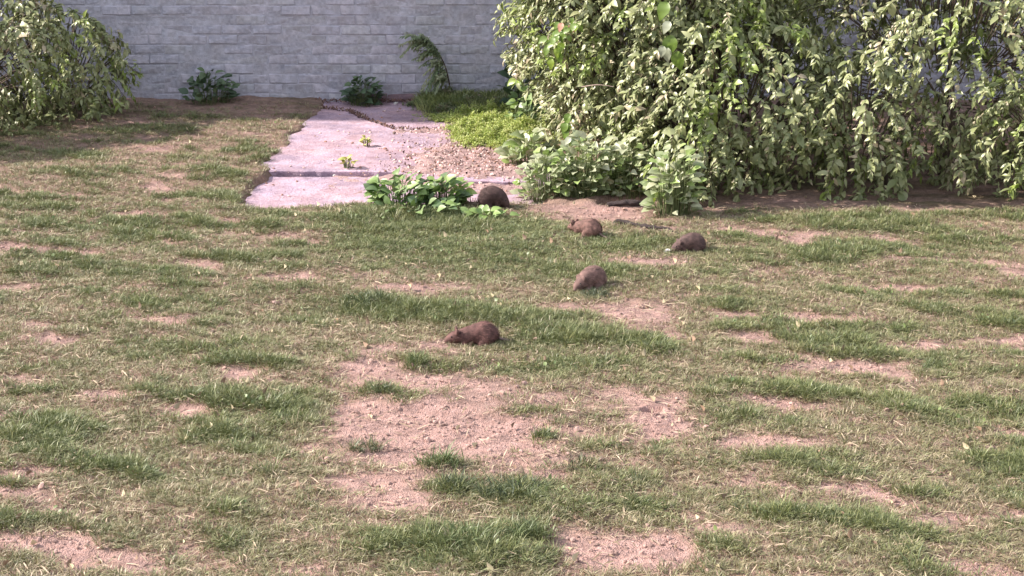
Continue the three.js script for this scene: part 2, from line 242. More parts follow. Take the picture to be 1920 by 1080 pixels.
// ---------- painted brick wall ----------
{
  const wall = thing('brick_wall', 'grey painted brick wall across the back of the yard', 'wall', null, [0, 0, -11.0]);
  const [a, b, c, d] = [tileNoise(41, 256), tileNoise(42, 64), tileNoise(43, 20), tileNoise(44, 6)];
  const paint = texture(1024, (u, v) => { let g = 0.83 + 0.07 * (a(u, v) - 0.5) + 0.12 * (b(u, v) - 0.5) + 0.09 * (c(u, v) - 0.5) + 0.12 * (d(u, v) - 0.5); const w = 0.02 * (c(v, u) - 0.5); if (a(v, u) > 0.985) g += 0.14; return [g + w, g, g + 0.01 - w]; }, 1);
  const bump = texture(1024, (u, v) => { const g = 0.3 * a(u, v) + 0.4 * b(u, v) + 0.45 * c(u, v); return [g, g, g]; }, 1, false);
  const mk = (r, g, bl) => new THREE.MeshStandardMaterial({ color: col(r, g, bl), map: paint, bumpMap: bump, bumpScale: 0.004, roughness: 0.75 });
  const paints = [mk(0.625, 0.62, 0.72), mk(0.60, 0.60, 0.69), mk(0.65, 0.64, 0.74), mk(0.62, 0.625, 0.70)], raw = [mk(0.36, 0.24, 0.27), mk(0.30, 0.21, 0.25)];
  const BL = 0.1985, BH = 0.062, J = 0.0052, PX = BL + J, PY = BH + J, T = 0.1, r = rngOf(55);
  const geos = [];
  for (let k = 0; k < 10; k++) {
    const g = new RoundedBoxGeometry(BL - 0.004 * r(), BH - 0.004 * r(), T, 2, 0.007), p = g.attributes.position, n = g.attributes.normal, uv = g.attributes.uv, ou = r() * 5, ov = r() * 5;
    for (let i = 0; i < p.count; i++) { const x = p.getX(i), y = p.getY(i), z = p.getZ(i); uv.setXY(i, ou + x + (Math.abs(n.getX(i)) > 0.8 ? z : 0), ov + y + (Math.abs(n.getY(i)) > 0.8 ? z : 0));
      p.setXYZ(i, x + 0.006 * N(x * 22 + k * 7, y * 22, z * 9), y + 0.007 * N(x * 14 + k * 9, y * 14, 3 + z * 9), z + 0.007 * N(x * 17 + k * 5, y * 17, 8)); }
    g.computeVertexNormals(); geos.push(g);
  }
  const rest = [], restCols = []; let n = 0;
  const H = 64;
  for (let row = 0; row < H; row++) for (let i = -44; i < 40; i++) {
    const x = (i + (row % 2) * 0.5 + 0.25) * PX + 0.008 * (r() - 0.5), y = (row + 0.5) * PY - 0.01 + 0.003 * (r() - 0.5), z = -T / 2 + 0.006 * (r() - 0.5) - (r() < 0.06 ? 0.004 : 0), rz = (r() - 0.5) * 0.012, k = Math.floor(r() * 10), tone = r();
    if (row < 12 && x > -3.75 && x < 1.32 && n < 300) {
      const isRaw = row === 0 && x > -1.1 && x < -0.3 && tone < 0.75;
      const m = part('brick', geos[k], isRaw ? raw[k % 2] : paints[Math.floor(tone * 4)], wall); m.position.set(x, y, z); m.rotation.z = rz; n++;
    } else { rest.push(new THREE.Matrix4().makeRotationZ(rz).setPosition(x, y, z)); restCols.push(col(0.93 + tone * 0.14, 0.93 + tone * 0.14, 0.93 + tone * 0.14)); }
  }
  instanced('brick_courses', geos[0], paints[0], rest, restCols, wall);
  const core = new THREE.BoxGeometry(84 * PX, H * PY, 0.2, 1, 1, 1), uv = core.attributes.uv, p = core.attributes.position; for (let i = 0; i < p.count; i++) uv.setXY(i, p.getX(i), p.getY(i));
  core.translate(-1.9 * PX, H * PY / 2 - 0.01, -0.1 - 0.0025); part('mortar', core, paints[1], wall);
  const cap = new RoundedBoxGeometry(84 * PX, 0.06, 0.3, 2, 0.012); cap.translate(-1.9 * PX, H * PY + 0.02, -0.1); part('coping', cap, paints[2], wall);
}
console.log('wall done');

// ---------- grass ----------
function tuftGeo(seed, blades, spread, lean, w) {
  const r = rngOf(seed), pos = [], idx = [], nrm = [];
  for (let b = 0; b < blades; b++) {
    const a = r() * 6.283, d = spread * Math.sqrt(r()), bx = Math.cos(a) * d, bz = Math.sin(a) * d, la = a + (r() - 0.5) * 2.2, L = lean * (0.3 + r()), h = 0.55 + 0.5 * r(), ww = w * (0.7 + 0.6 * r()), ta = r() * 6.283, tx = Math.cos(ta) * ww, tz = Math.sin(ta) * ww, o = pos.length / 3;
    for (let i = 0; i < 3; i++) { const t = i / 3, k = t * t * L, q = 1 - 0.35 * t; const cx = bx + Math.cos(la) * k, cz = bz + Math.sin(la) * k, cy = h * (t - 0.18 * L * t * t) - 0.08; pos.push(cx - tx * q, cy, cz - tz * q, cx + tx * q, cy, cz + tz * q); }
    pos.push(bx + Math.cos(la) * L, h * (1 - 0.3 * L) - 0.08, bz + Math.sin(la) * L);
    idx.push(o, o + 1, o + 3, o, o + 3, o + 2, o + 2, o + 3, o + 5, o + 2, o + 5, o + 4, o + 4, o + 5, o + 6);
  }
  return mesh2geo(pos, idx);
}
const grassMat = leafMat({ roughness: 0.5, transmission: 0.3 });
const strawMat = leafMat({ roughness: 0.75, transmission: 0.1 });
const tufts = { short: [1, 2, 3].map(s => tuftGeo(s, 10, 0.75, 0.9, 0.042)), tall: [4, 5, 6].map(s => tuftGeo(s, 10, 0.32, 0.7, 0.021)) };
const GREENS = [[0.175, 0.21, 0.075], [0.215, 0.245, 0.09], [0.135, 0.175, 0.07], [0.275, 0.285, 0.12]];
const OLIVES = [[0.30, 0.275, 0.15], [0.35, 0.30, 0.18], [0.26, 0.265, 0.125], [0.39, 0.32, 0.22]];
const pick = (list, r) => { const c = list[Math.floor(r() * list.length)], b = 0.8 + 0.4 * r(); return [c[0] * b, c[1] * b, c[2] * b]; };
const inView = (x, z) => Math.abs(x) < 0.36 * (0.4 - z) + 0.35;
{
  const r = rngOf(7), sh = [[], [], []], shc = [[], [], []], ta = [[], [], []], tac = [[], [], []], st = [], stc = [];
  const place = (list, cols, x, z, hw, hh, c) => { const k = Math.floor(r() * 3), a = r() * 6.283, ca = Math.cos(a), sa = Math.sin(a), y = groundHeight(x, z), lx = (r() - 0.5) * 0.3, lz = (r() - 0.5) * 0.3;
    list[k].push(new THREE.Matrix4().set(ca * hw, lx * hh, sa * hw, x, 0, hh, 0, y, -sa * hw, lz * hh, ca * hw, z, 0, 0, 0, 1)); cols[k].push(col(...c)); };
  for (let i = 0; i < 430000; i++) {
    const z = -11 + 8.2 * Math.sqrt(r()) * 1.0, x = -4.6 + 9.2 * r(); if (!inView(x, z)) { continue; }
    if (pavingInside(x, z) > 0.05 * r()) continue;
    if (x > 0.15 && z < -7.75) continue;
    const g = greenAt(x, z), b = bareAt(x, z), lush = gsum(LUSH, x, z), n = fbm(x * 7, z * 11, 21);
    let p = 0.35 + 0.55 * g - 0.8 * b + 0.3 * n + 0.3 * lush; 
    if (r() > p) continue;
    const gg = clamp(0.1 + g * 0.85 - 0.3 * b + 0.3 * n + 0.55 * lush + (r() - 0.5) * 0.6), o = pick(OLIVES, r), q = pick(GREENS, r), t = sst(0.15, 0.7, gg);
    place(sh, shc, x, z, 0.02 + 0.02 * r(), 0.012 + 0.016 * r() + 0.014 * clamp(g) * r(), [o[0] + (q[0] - o[0]) * t, o[1] + (q[1] - o[1]) * t, o[2] + (q[2] - o[2]) * t]);
  }
  for (let i = 0; i < 150000; i++) {
    const z = -11 + 8.2 * Math.sqrt(r()), x = -4.6 + 9.2 * r(); if (!inView(x, z) || pavingInside(x, z) > 0.05 * r() || (x > 0.15 && z < -7.8)) continue;
    const g = greenAt(x, z) - 0.7 * bareAt(x, z); if (r() > sst(0.3, 1.25, g + 0.25 * fbm(x * 9, z * 9, 31)) * 0.8) { continue; }
    const h = (0.022 + 0.04 * r()) * (0.65 + 0.4 * clamp(g)) + (r() < 0.08 ? 0.02 : 0), c = r() < 0.08 ? pick(OLIVES, r) : pick(GREENS, r);
    place(ta, tac, x, z, h * (0.8 + 0.4 * r()), h, c);
  }
  for (const [rx, rz] of [[-0.145, -5.73], [0.325, -6.44], [0.345, -7.33], [0.81, -7.07]]) for (let i = 0; i < 34; i++) { const a = r() * 6.283, x = rx + Math.cos(a) * (0.07 + 0.06 * r()), z = rz + Math.abs(Math.sin(a)) * (0.045 + 0.05 * r()); place(ta, tac, x, z, 0.03 + 0.015 * r(), 0.018 + 0.016 * r(), r() < 0.55 ? pick(OLIVES, r) : pick(GREENS, r)); }
  // loose straw lying about
  const strawG = mesh2geo([-0.02, 0, -0.5, 0.02, 0.0, -0.5, -0.025, 0.05, 0, 0.025, 0.06, 0, 0, 0.01, 0.5], [0, 2, 1, 1, 2, 3, 2, 4, 3]);
  const q = new THREE.Quaternion(), e = new THREE.Euler();
  for (let i = 0; i < 60000; i++) {
    const z = -11 + 8.2 * Math.sqrt(r()), x = -4.6 + 9.2 * r(); if (!inView(x, z) || pavingInside(x, z) > 0 || (x > 0.2 && z < -7.9)) continue;
    if (r() > 0.5 + 0.3 * fbm(x * 5, z * 5, 17) - 0.35 * greenAt(x, z) - 0.2 * bareAt(x, z)) continue;
    const L = 0.02 + 0.045 * r(), b = 0.75 + 0.5 * r(); e.set((r() - 0.5) * 0.5, r() * 6.28, (r() - 0.5) * 0.6);
    st.push(new THREE.Matrix4().compose(V(x, groundHeight(x, z) + 0.004 + 0.006 * r(), z), q.setFromEuler(e), V(0.05 + 0.03 * r(), 0.06, L)));
    stc.push(r() < 0.3 ? col(0.22 * b, 0.17 * b, 0.10 * b) : col(0.46 * b, 0.36 * b, 0.26 * b));
  }
  console.log('grass', sh.map(a => a.length), ta.map(a => a.length), st.length);
  sh.forEach((m, k) => tag(instanced('short_grass', tufts.short[k], grassMat, m, shc[k]), 'short worn olive turf spread over the whole lawn', 'grass', 'short turf of the lawn', 'stuff'));
  ta.forEach((m, k) => tag(instanced('long_grass', tufts.tall[k], grassMat, m, tac[k]), 'longer green grass growing in bands across the lawn', 'grass', 'longer grass of the lawn', 'stuff'));
  tag(instanced('dry_straw', strawG, strawMat, st, stc), 'dry straw lying over the worn bare patches', 'straw', null, 'stuff');
}
{ // soil crumbs, fallen leaves and small clover leaves in the turf
  const r = rngOf(88), crumb = [], cc = [], leaf = [], lc = [], clo = [], cl = [], q = new THREE.Quaternion(), e = new THREE.Euler();
  for (let i = 0; i < 130000; i++) { const z = -11 + 8.2 * Math.sqrt(r()), x = -4.6 + 9.2 * r(); if (!inView(x, z) || pavingInside(x, z) > 0 || (x > 0.9 && z < -7.9)) continue; const b = bareAt(x, z), u = r(); if (u > 0.12 + 0.6 * b) continue;
    const s = 0.0022 + 0.006 * Math.pow(r(), 3) + (r() < 0.012 ? 0.006 : 0), t = 0.55 + 0.6 * r(); e.set(r(), r() * 6.28, r()); crumb.push(new THREE.Matrix4().compose(V(x, groundHeight(x, z) + s * 0.3, z), q.setFromEuler(e), V(s * 1.2, s, s))); cc.push(col(0.4 * t, 0.265 * t, 0.23 * t)); }
  for (let i = 0; i < 1500; i++) { const z = -11 + 8.2 * Math.sqrt(r()), x = -4.6 + 9.2 * r(); if (!inView(x, z) || pavingInside(x, z) > 0) continue; const s = 0.012 + 0.02 * r(), t = 0.6 + 0.7 * r(); e.set(-1.4 + 0.7 * (r() - 0.5), r() * 6.28, (r() - 0.5) * 0.7); leaf.push(new THREE.Matrix4().compose(V(x, groundHeight(x, z) + 0.012, z), q.setFromEuler(e), V(s, s, s))); lc.push(r() < 0.5 ? col(0.22 * t, 0.14 * t, 0.09 * t) : col(0.42 * t, 0.35 * t, 0.22 * t)); }
  for (let i = 0; i < 26000; i++) { const z = -11 + 8.2 * Math.sqrt(r()), x = -4.6 + 9.2 * r(); if (!inView(x, z) || pavingInside(x, z) > 0 || (x > 0.3 && z < -7.8)) continue; if (fbm(x * 2.2, z * 2.8, 71) < 0.2 + 0.5 * r() || bareAt(x, z) > 0.25 || greenAt(x, z) < 0.3) continue; const s = 0.01 + 0.01 * r(), c = pick([[0.15, 0.21, 0.075], [0.18, 0.24, 0.085]], r); e.set(-0.9 + (r() - 0.5), r() * 6.28, (r() - 0.5)); clo.push(new THREE.Matrix4().compose(V(x, groundHeight(x, z) + 0.014 + 0.016 * r(), z), q.setFromEuler(e), V(s, s, s))); cl.push(col(...c)); }
  const lg = leafGeo(1, 0.6, { fold: 0.4, curl: 0.5, seg: 3 });
  tag(instanced('soil_crumbs', stoneGeo(7, 0), new THREE.MeshStandardMaterial({ roughness: 1 }), crumb, cc), 'small crumbs of earth on the bare patches of the lawn', 'soil crumbs', null, 'stuff');
  tag(instanced('fallen_leaves', lg, strawMat, leaf, lc), 'dry brown leaves fallen about the lawn', 'fallen leaves', null, 'stuff');
  tag(instanced('clover', leafGeo(1, 0.8, { fold: 0.2, curl: 0.3, seg: 3, shape: 0.9 }), grassMat, clo, cl), 'small round clover leaves in patches of the lawn', 'clover', null, 'stuff');
}
{ // separate clumps that stand out of the turf
  const mats = [[0.10, 0.135, 0.06], [0.13, 0.175, 0.065], [0.085, 0.115, 0.06]].map(c => leafMat({ color: col(...c), roughness: 0.5, transmission: 0.25 }));
  const clump = (x, z, w, h, n, mi, label) => { const r = rngOf(Math.round(x * 1000 + z * 77 + 9999)), gs = [];
    for (let k = 0; k < n; k++) { const a = r() * 6.283, d = Math.sqrt(r()), px = Math.cos(a) * d * w, pz = Math.sin(a) * d * w * 0.7, hh = h * (0.6 + 0.5 * r()) * (1 - 0.35 * d * d), g = tuftGeo(Math.floor(r() * 1e6), 6, 0.16, 0.75, 0.022); g.scale(hh, hh, hh); g.translate(px, groundHeight(x + px, z + pz), pz); gs.push(g); }
    const m = solo('grass_clump', mergeGeometries(gs), mats[mi], label, 'grass clump', 'grass clumps in the lawn'); m.position.set(x, 0, z); };
  clump(-0.21, -4.54, 0.075, 0.085, 26, 1, 'upright green grass clump above the small dark clump in the foreground');
  clump(-0.175, -4.38, 0.05, 0.075, 22, 2, 'small dark grass clump left of the wide foreground clump');
  clump(0.0, -4.34, 0.10, 0.085, 46, 2, 'wide dark grass clump in the middle of the foreground');
  clump(0.1, -4.8, 0.055, 0.06, 20, 0, 'dark grass clump at the right end of the bare pinkish patch');
  clump(-0.46, -4.7, 0.07, 0.065, 24, 0, 'green grass clump left of the bare patch, below the twin clumps');
  clump(-0.43, -5.18, 0.05, 0.06, 18, 0, 'dark green grass clump in a bare strip on the left');
  clump(-0.35, -5.47, 0.04, 0.065, 16, 1, 'short green clump just below the walking rat');
  clump(-0.6, -6.22, 0.11, 0.085, 40, 0, 'tall dark grass clump left of the walking rat, further back');
  clump(-0.13, -3.98, 0.11, 0.085, 46, 1, 'bright long-bladed grass clump nearest the camera');
  clump(0.04, -4.05, 0.07, 0.085, 26, 1, 'bright grass clump beside the nearest clump, next to bare earth');
  clump(0.345, -6.33, 0.06, 0.05, 60, 2, 'small low dark grass clump added for the dark oval just below the hunched rat in mid lawn');  // dark blades added where the rat's shadow is read
  clump(0.21, -4.54, 0.07, 0.05, 22, 2, 'dull flattened grass clump right of the wide dark clump');
}
console.log('grass done');

// ---------- small plants ----------
const greenLeafMats = [[0.15, 0.24, 0.07], [0.19, 0.29, 0.085], [0.24, 0.35, 0.10], [0.12, 0.19, 0.08]].map(c => leafMat({ color: col(...c), roughness: 0.45, transmission: 0.3 }));
const stemMat = new THREE.MeshStandardMaterial({ color: col(0.12, 0.15, 0.06), roughness: 0.8 });
const barkMat = new THREE.MeshStandardMaterial({ color: col(0.09, 0.065, 0.05), roughness: 0.95 });
function broadleaf(label, x, z, w, h, count, L, seed, mats = greenLeafMats, name = 'broadleaf_weed', group = 'broadleaf weeds at the lawn edge', shape = 0.75, low = 0.35) {
  const y0 = topAt(x, z), t = thing(name, label, 'weed', group, [x, y0, z]), r = rngOf(seed), stems = [];
  const geos = [0, 1, 2].map(k => leafGeo(1, 0.72 + 0.1 * k, { fold: 0.18 + 0.1 * k, curl: 0.15 + 0.15 * k, seg: 5, shape, wave: 0.02 }));
  for (let i = 0; i < count; i++) {
    const a = r() * 6.283, d = Math.sqrt(r()), hh = h * (low + (1 - low) * r()) * (1 - 0.45 * d * d), bx = Math.cos(a) * d * w, bz = Math.sin(a) * d * w * 0.7, p = V(bx, hh, bz);
    stems.push(taperTube([V(bx * 0.75, -0.01, bz * 0.75), V(bx * 0.85, hh * 0.6, bz * 0.85), p], 0.0018, 0.001, 4, 4));
    const dir = V(Math.cos(a) * (0.4 + 0.6 * r()) + (r() - 0.5) * 0.6, 0.25 + 0.7 * r() - 0.3 * d, Math.sin(a) * (0.4 + 0.6 * r()) + (r() - 0.5) * 0.6), s = L * (0.65 + 0.6 * r());
    const m = part('leaf', geos[i % 3], mats[Math.floor(r() * mats.length)], t); applyM(m, orient(p, dir, V((r() - 0.5) * 0.8 - 0.45, 0.9, 0.3 + (r() - 0.5) * 0.6), s));
  }
  part('stem', mergeGeometries(stems), stemMat, t); return t;
}
broadleaf('bright broad-leaved weed at the left end of the lawn edge', -0.57, -7.9, 0.14, 0.165, 120, 0.06, 11, greenLeafMats, 'broadleaf_weed', 'broadleaf weeds at the lawn edge', 0.75, 0.12);
broadleaf('broad-leaved weed between the left weed and the rat at the paving edge', -0.345, -7.93, 0.115, 0.15, 110, 0.06, 12, greenLeafMats, 'broadleaf_weed', 'broadleaf weeds at the lawn edge', 0.75, 0.12);
broadleaf('single small broad-leaved weed just left of the rat at the paving edge', -0.212, -7.97, 0.02, 0.055, 3, 0.055, 13);
broadleaf('low yellow-green broad-leaved weed in the lawn before the rat at the paving edge', -0.12, -7.64, 0.11, 0.04, 36, 0.045, 14, greenLeafMats.slice(1, 3));
broadleaf('low green weed filling the lawn edge below the two broad-leaved weeds', -0.45, -7.74, 0.2, 0.05, 40, 0.05, 15);
const tuftMats = [leafMat({ color: col(0.40, 0.42, 0.10), roughness: 0.6, transmission: 0.3 }), leafMat({ color: col(0.46, 0.44, 0.12), roughness: 0.6, transmission: 0.3 })];
broadleaf('small yellow tuft growing in the sunlit slab', -0.872, -9.42, 0.025, 0.055, 22, 0.026, 16, tuftMats, 'yellow_tuft', 'yellow tufts on the slab');
broadleaf('yellow tuft at the step of the slab, left of the rubble', -0.925, -8.82, 0.04, 0.07, 26, 0.03, 17, tuftMats, 'yellow_tuft', 'yellow tufts on the slab');
const darkLeaf = [leafMat({ color: col(0.07, 0.12, 0.06), roughness: 0.5 }), leafMat({ color: col(0.055, 0.10, 0.055), roughness: 0.5 }), leafMat({ color: col(0.10, 0.16, 0.07), roughness: 0.5 })];
broadleaf('dark green weed clump at the foot of the wall, left of the sapling', -1.02, -10.86, 0.115, 0.2, 120, 0.05, 18, darkLeaf, 'wall_weed', 'weeds at the foot of the wall', 0.9, 0.06);
broadleaf('dark green weed at the wall foot near the left shrub', -2.05, -10.8, 0.16, 0.22, 100, 0.06, 19, darkLeaf, 'wall_weed', 'weeds at the foot of the wall', 0.9, 0.06);
broadleaf('dark leafy weed between the brick wall and the leafy shrub', 0.07, -10.5, 0.12, 0.5, 90, 0.075, 20, darkLeaf, 'wall_weed', 'weeds at the foot of the wall', 0.8, 0.06);
broadleaf('pale green broad-leaved weed in front of the dark weed by the wall', 0.1, -10.05, 0.12, 0.3, 60, 0.065, 24, greenLeafMats, 'wall_weed', 'weeds at the foot of the wall', 0.8, 0.06);

{ // mats of low weeds: sun and wall shade are put into the two palettes
  const r = rngOf(33), g = mergeGeometries([0, 1, 2, 3].map(k => { const l = leafGeo(1, 0.55, { fold: 0.2, curl: 0.4, seg: 2 }); l.rotateX(-1.1 + 0.25 * k); l.rotateY(k * 2.4); l.translate(0, 0.35 * (k % 3), 0); return l; }));
  const m = leafMat({ roughness: 0.6, transmission: 0.35 });
  const spread = (list, n, hMax, pal, size, label) => { const mats = [], cols = [], q = new THREE.Quaternion(), e = new THREE.Euler();
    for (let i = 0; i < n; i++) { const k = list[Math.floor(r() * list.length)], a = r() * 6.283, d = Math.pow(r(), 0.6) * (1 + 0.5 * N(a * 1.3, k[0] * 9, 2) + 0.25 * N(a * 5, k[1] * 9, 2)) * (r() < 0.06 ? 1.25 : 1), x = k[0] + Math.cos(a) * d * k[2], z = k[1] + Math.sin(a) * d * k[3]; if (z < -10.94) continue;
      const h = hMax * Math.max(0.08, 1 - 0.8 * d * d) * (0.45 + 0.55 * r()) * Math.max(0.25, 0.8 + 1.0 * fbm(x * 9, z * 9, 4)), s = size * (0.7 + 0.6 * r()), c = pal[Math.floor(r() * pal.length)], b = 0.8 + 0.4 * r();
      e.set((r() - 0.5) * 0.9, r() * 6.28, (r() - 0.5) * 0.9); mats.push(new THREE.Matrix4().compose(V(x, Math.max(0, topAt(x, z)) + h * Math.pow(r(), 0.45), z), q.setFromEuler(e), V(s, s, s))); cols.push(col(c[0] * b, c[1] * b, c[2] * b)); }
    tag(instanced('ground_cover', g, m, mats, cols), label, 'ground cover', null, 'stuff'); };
  spread([[-0.14, -9.7, 0.2, 0.42], [0.02, -9.55, 0.22, 0.34], [-0.08, -10.1, 0.3, 0.36], [0.12, -9.9, 0.2, 0.4], [-0.15, -10.35, 0.34, 0.22], [-0.24, -9.85, 0.14, 0.3]], 40000, 0.09, [[0.42, 0.50, 0.12], [0.48, 0.54, 0.14], [0.36, 0.46, 0.11], [0.50, 0.52, 0.19]], 0.012, 'bright yellow-green weed mat beside the white stone with sun put into its colour');
  spread([[-0.3, -10.72, 0.3, 0.22], [0.0, -10.7, 0.25, 0.25], [-0.5, -10.82, 0.2, 0.12], [-0.4, -10.5, 0.12, 0.12]], 20000, 0.11, [[0.20, 0.25, 0.11], [0.16, 0.22, 0.10], [0.25, 0.28, 0.13], [0.26, 0.22, 0.14]], 0.013, 'green weed strip along the wall foot with shade put into its duller colour');
}

{ // grass standing among the weeds at the wall foot
  const r = rngOf(36), mats = [], cols = [];
  for (let i = 0; i < 900; i++) { const x = -0.62 + 0.85 * r(), z = -10.93 + 0.6 * r() * r() + 0.02; if (z > -10.45 && x < -0.35) continue; const h = 0.05 + 0.08 * r(), a = r() * 6.28, ca = Math.cos(a) * h, sa = Math.sin(a) * h, c = pick(GREENS, r); mats.push(new THREE.Matrix4().set(ca, 0.2 * (r() - 0.5) * h, sa, x, 0, h, 0, 0.01 + 0.03 * r(), -sa, 0.3 * h * r(), ca, z, 0, 0, 0, 1)); cols.push(col(c[0] * 1.1, c[1] * 1.15, c[2])); }
  tag(instanced('wall_grass', tufts.tall[0], grassMat, mats, cols), 'grass standing in the shaded weed strip along the wall', 'grass', null, 'stuff');
}
{ // dark wood added for shaded hollow and ground edges at the shrub foot
  const dead = new THREE.MeshStandardMaterial({ color: col(0.075, 0.055, 0.055), roughness: 0.95, bumpMap: concreteBump, bumpScale: 0.006 });
  const wood = (name, label, cat, pts, r0, r1) => { const g = taperTube(pts, r0, r1, 9, 26), p = g.attributes.position; for (let i = 0; i < p.count; i++) { const x = p.getX(i), y = p.getY(i), z = p.getZ(i), k = 0.7 * r0 * N(x * 38, y * 40, z * 45); p.setXYZ(i, x, y + k, z + k * 0.7); } for (const e of [0, 1]) { const n = 10, o = e ? p.count - n : 0, m = V(); for (let j = 0; j < n - 1; j++) m.add(V(p.getX(o + j), p.getY(o + j), p.getZ(o + j)).multiplyScalar(1 / (n - 1))); for (let j = 0; j < n; j++) p.setXYZ(o + j, m.x + (p.getX(o + j) - m.x) * 0.05, m.y + (p.getY(o + j) - m.y) * 0.05 , m.z + (p.getZ(o + j) - m.z) * 0.05); } g.computeVertexNormals(); return solo(name, g, dead, label, cat); };
  const gy = (x, z, d) => V(x, groundHeight(x, z) + d, z);
  wood('log', 'short dark log added for the shaded hollow under the pale leaves at the shrub foot', 'log', [gy(0.475, -7.84, 0.004), gy(0.53, -7.835, 0.012), gy(0.6, -7.83, 0.014), gy(0.662, -7.84, 0.004)], 0.012, 0.016);
  wood('added_branch', 'thin dark branch added for the shaded streaks on the bare earth behind the rats', 'branch', [gy(0.49, -7.57, 0.0), gy(0.54, -7.55, 0.01), gy(0.6, -7.51, 0.004), gy(0.67, -7.44, 0.01), gy(0.74, -7.4, 0.008), gy(0.8, -7.33, -0.004)], 0.013, 0.007);
}

{ // leaning sapling before the wall
  const t = thing('sapling', 'thin sapling leaning left in front of the grey wall', 'sapling', null, [-0.405, 0, -10.86]);
  const pts = [V(0, -0.02, 0), V(-0.015, 0.09, 0.01), V(-0.03, 0.2, 0.015), V(-0.065, 0.31, 0.02), V(-0.125, 0.395, 0.03), V(-0.21, 0.44, 0.04)], curve = new THREE.CatmullRomCurve3(pts);
  part('stem', taperTube(pts, 0.0075, 0.002, 6, 20), barkMat, t);
  const r = rngOf(71), leaflet = leafGeo(1, 0.36, { fold: 0.15, curl: 0.35, seg: 3 }), mats = [[0.18, 0.25, 0.13], [0.22, 0.28, 0.15], [0.27, 0.32, 0.18], [0.32, 0.35, 0.21]].map(c => leafMat({ color: col(...c), roughness: 0.6, transmission: 0.3 }));
  for (let k = 0; k < 58; k++) {
    const u = 0.34 + 0.66 * Math.pow(k / 57, 0.85), p0 = curve.getPointAt(u), L = 0.09 + 0.11 * r(), side = k % 2 ? 1 : -1, out = V(-0.8 + 0.9 * (r() - 0.4) * (1.1 - u), (u > 0.62 ? 0.5 : -0.15) + (r() - 0.5) * 1.7, side * 0.6 * r() + 0.2).normalize();
    const fp = [p0, p0.clone().addScaledVector(out, L * 0.5).add(V(0, 0.006, 0)), p0.clone().addScaledVector(out, L).add(V(0, -0.18 * L, 0))], fc = new THREE.CatmullRomCurve3(fp), gs = [];
    for (let i = 0; i < 16; i++) { const w = 0.1 + 0.9 * i / 15, q = fc.getPointAt(w), tg = fc.getTangentAt(w); for (const s of [-1, 1]) { const dir = tg.clone().multiplyScalar(0.6).add(V(0, 0, s * 0.8)).add(V((r() - 0.5) * 1.1, -0.2 + (r() - 0.5) * 1.1, (r() - 0.5) * 0.8)); const lg = leaflet.clone(); lg.applyMatrix4(orient(q, dir, V((r() - 0.5) * 0.5, 1, 0.4), 0.02 + 0.018 * r())); gs.push(lg); } }
    const tone = Math.floor(r() * 4), f = part('frond', mergeGeometries(gs), mats[tone], t); part('leaf_stalk', taperTube(fp, 0.0014, 0.0006, 4, 6), stemMat, f);
  }
}

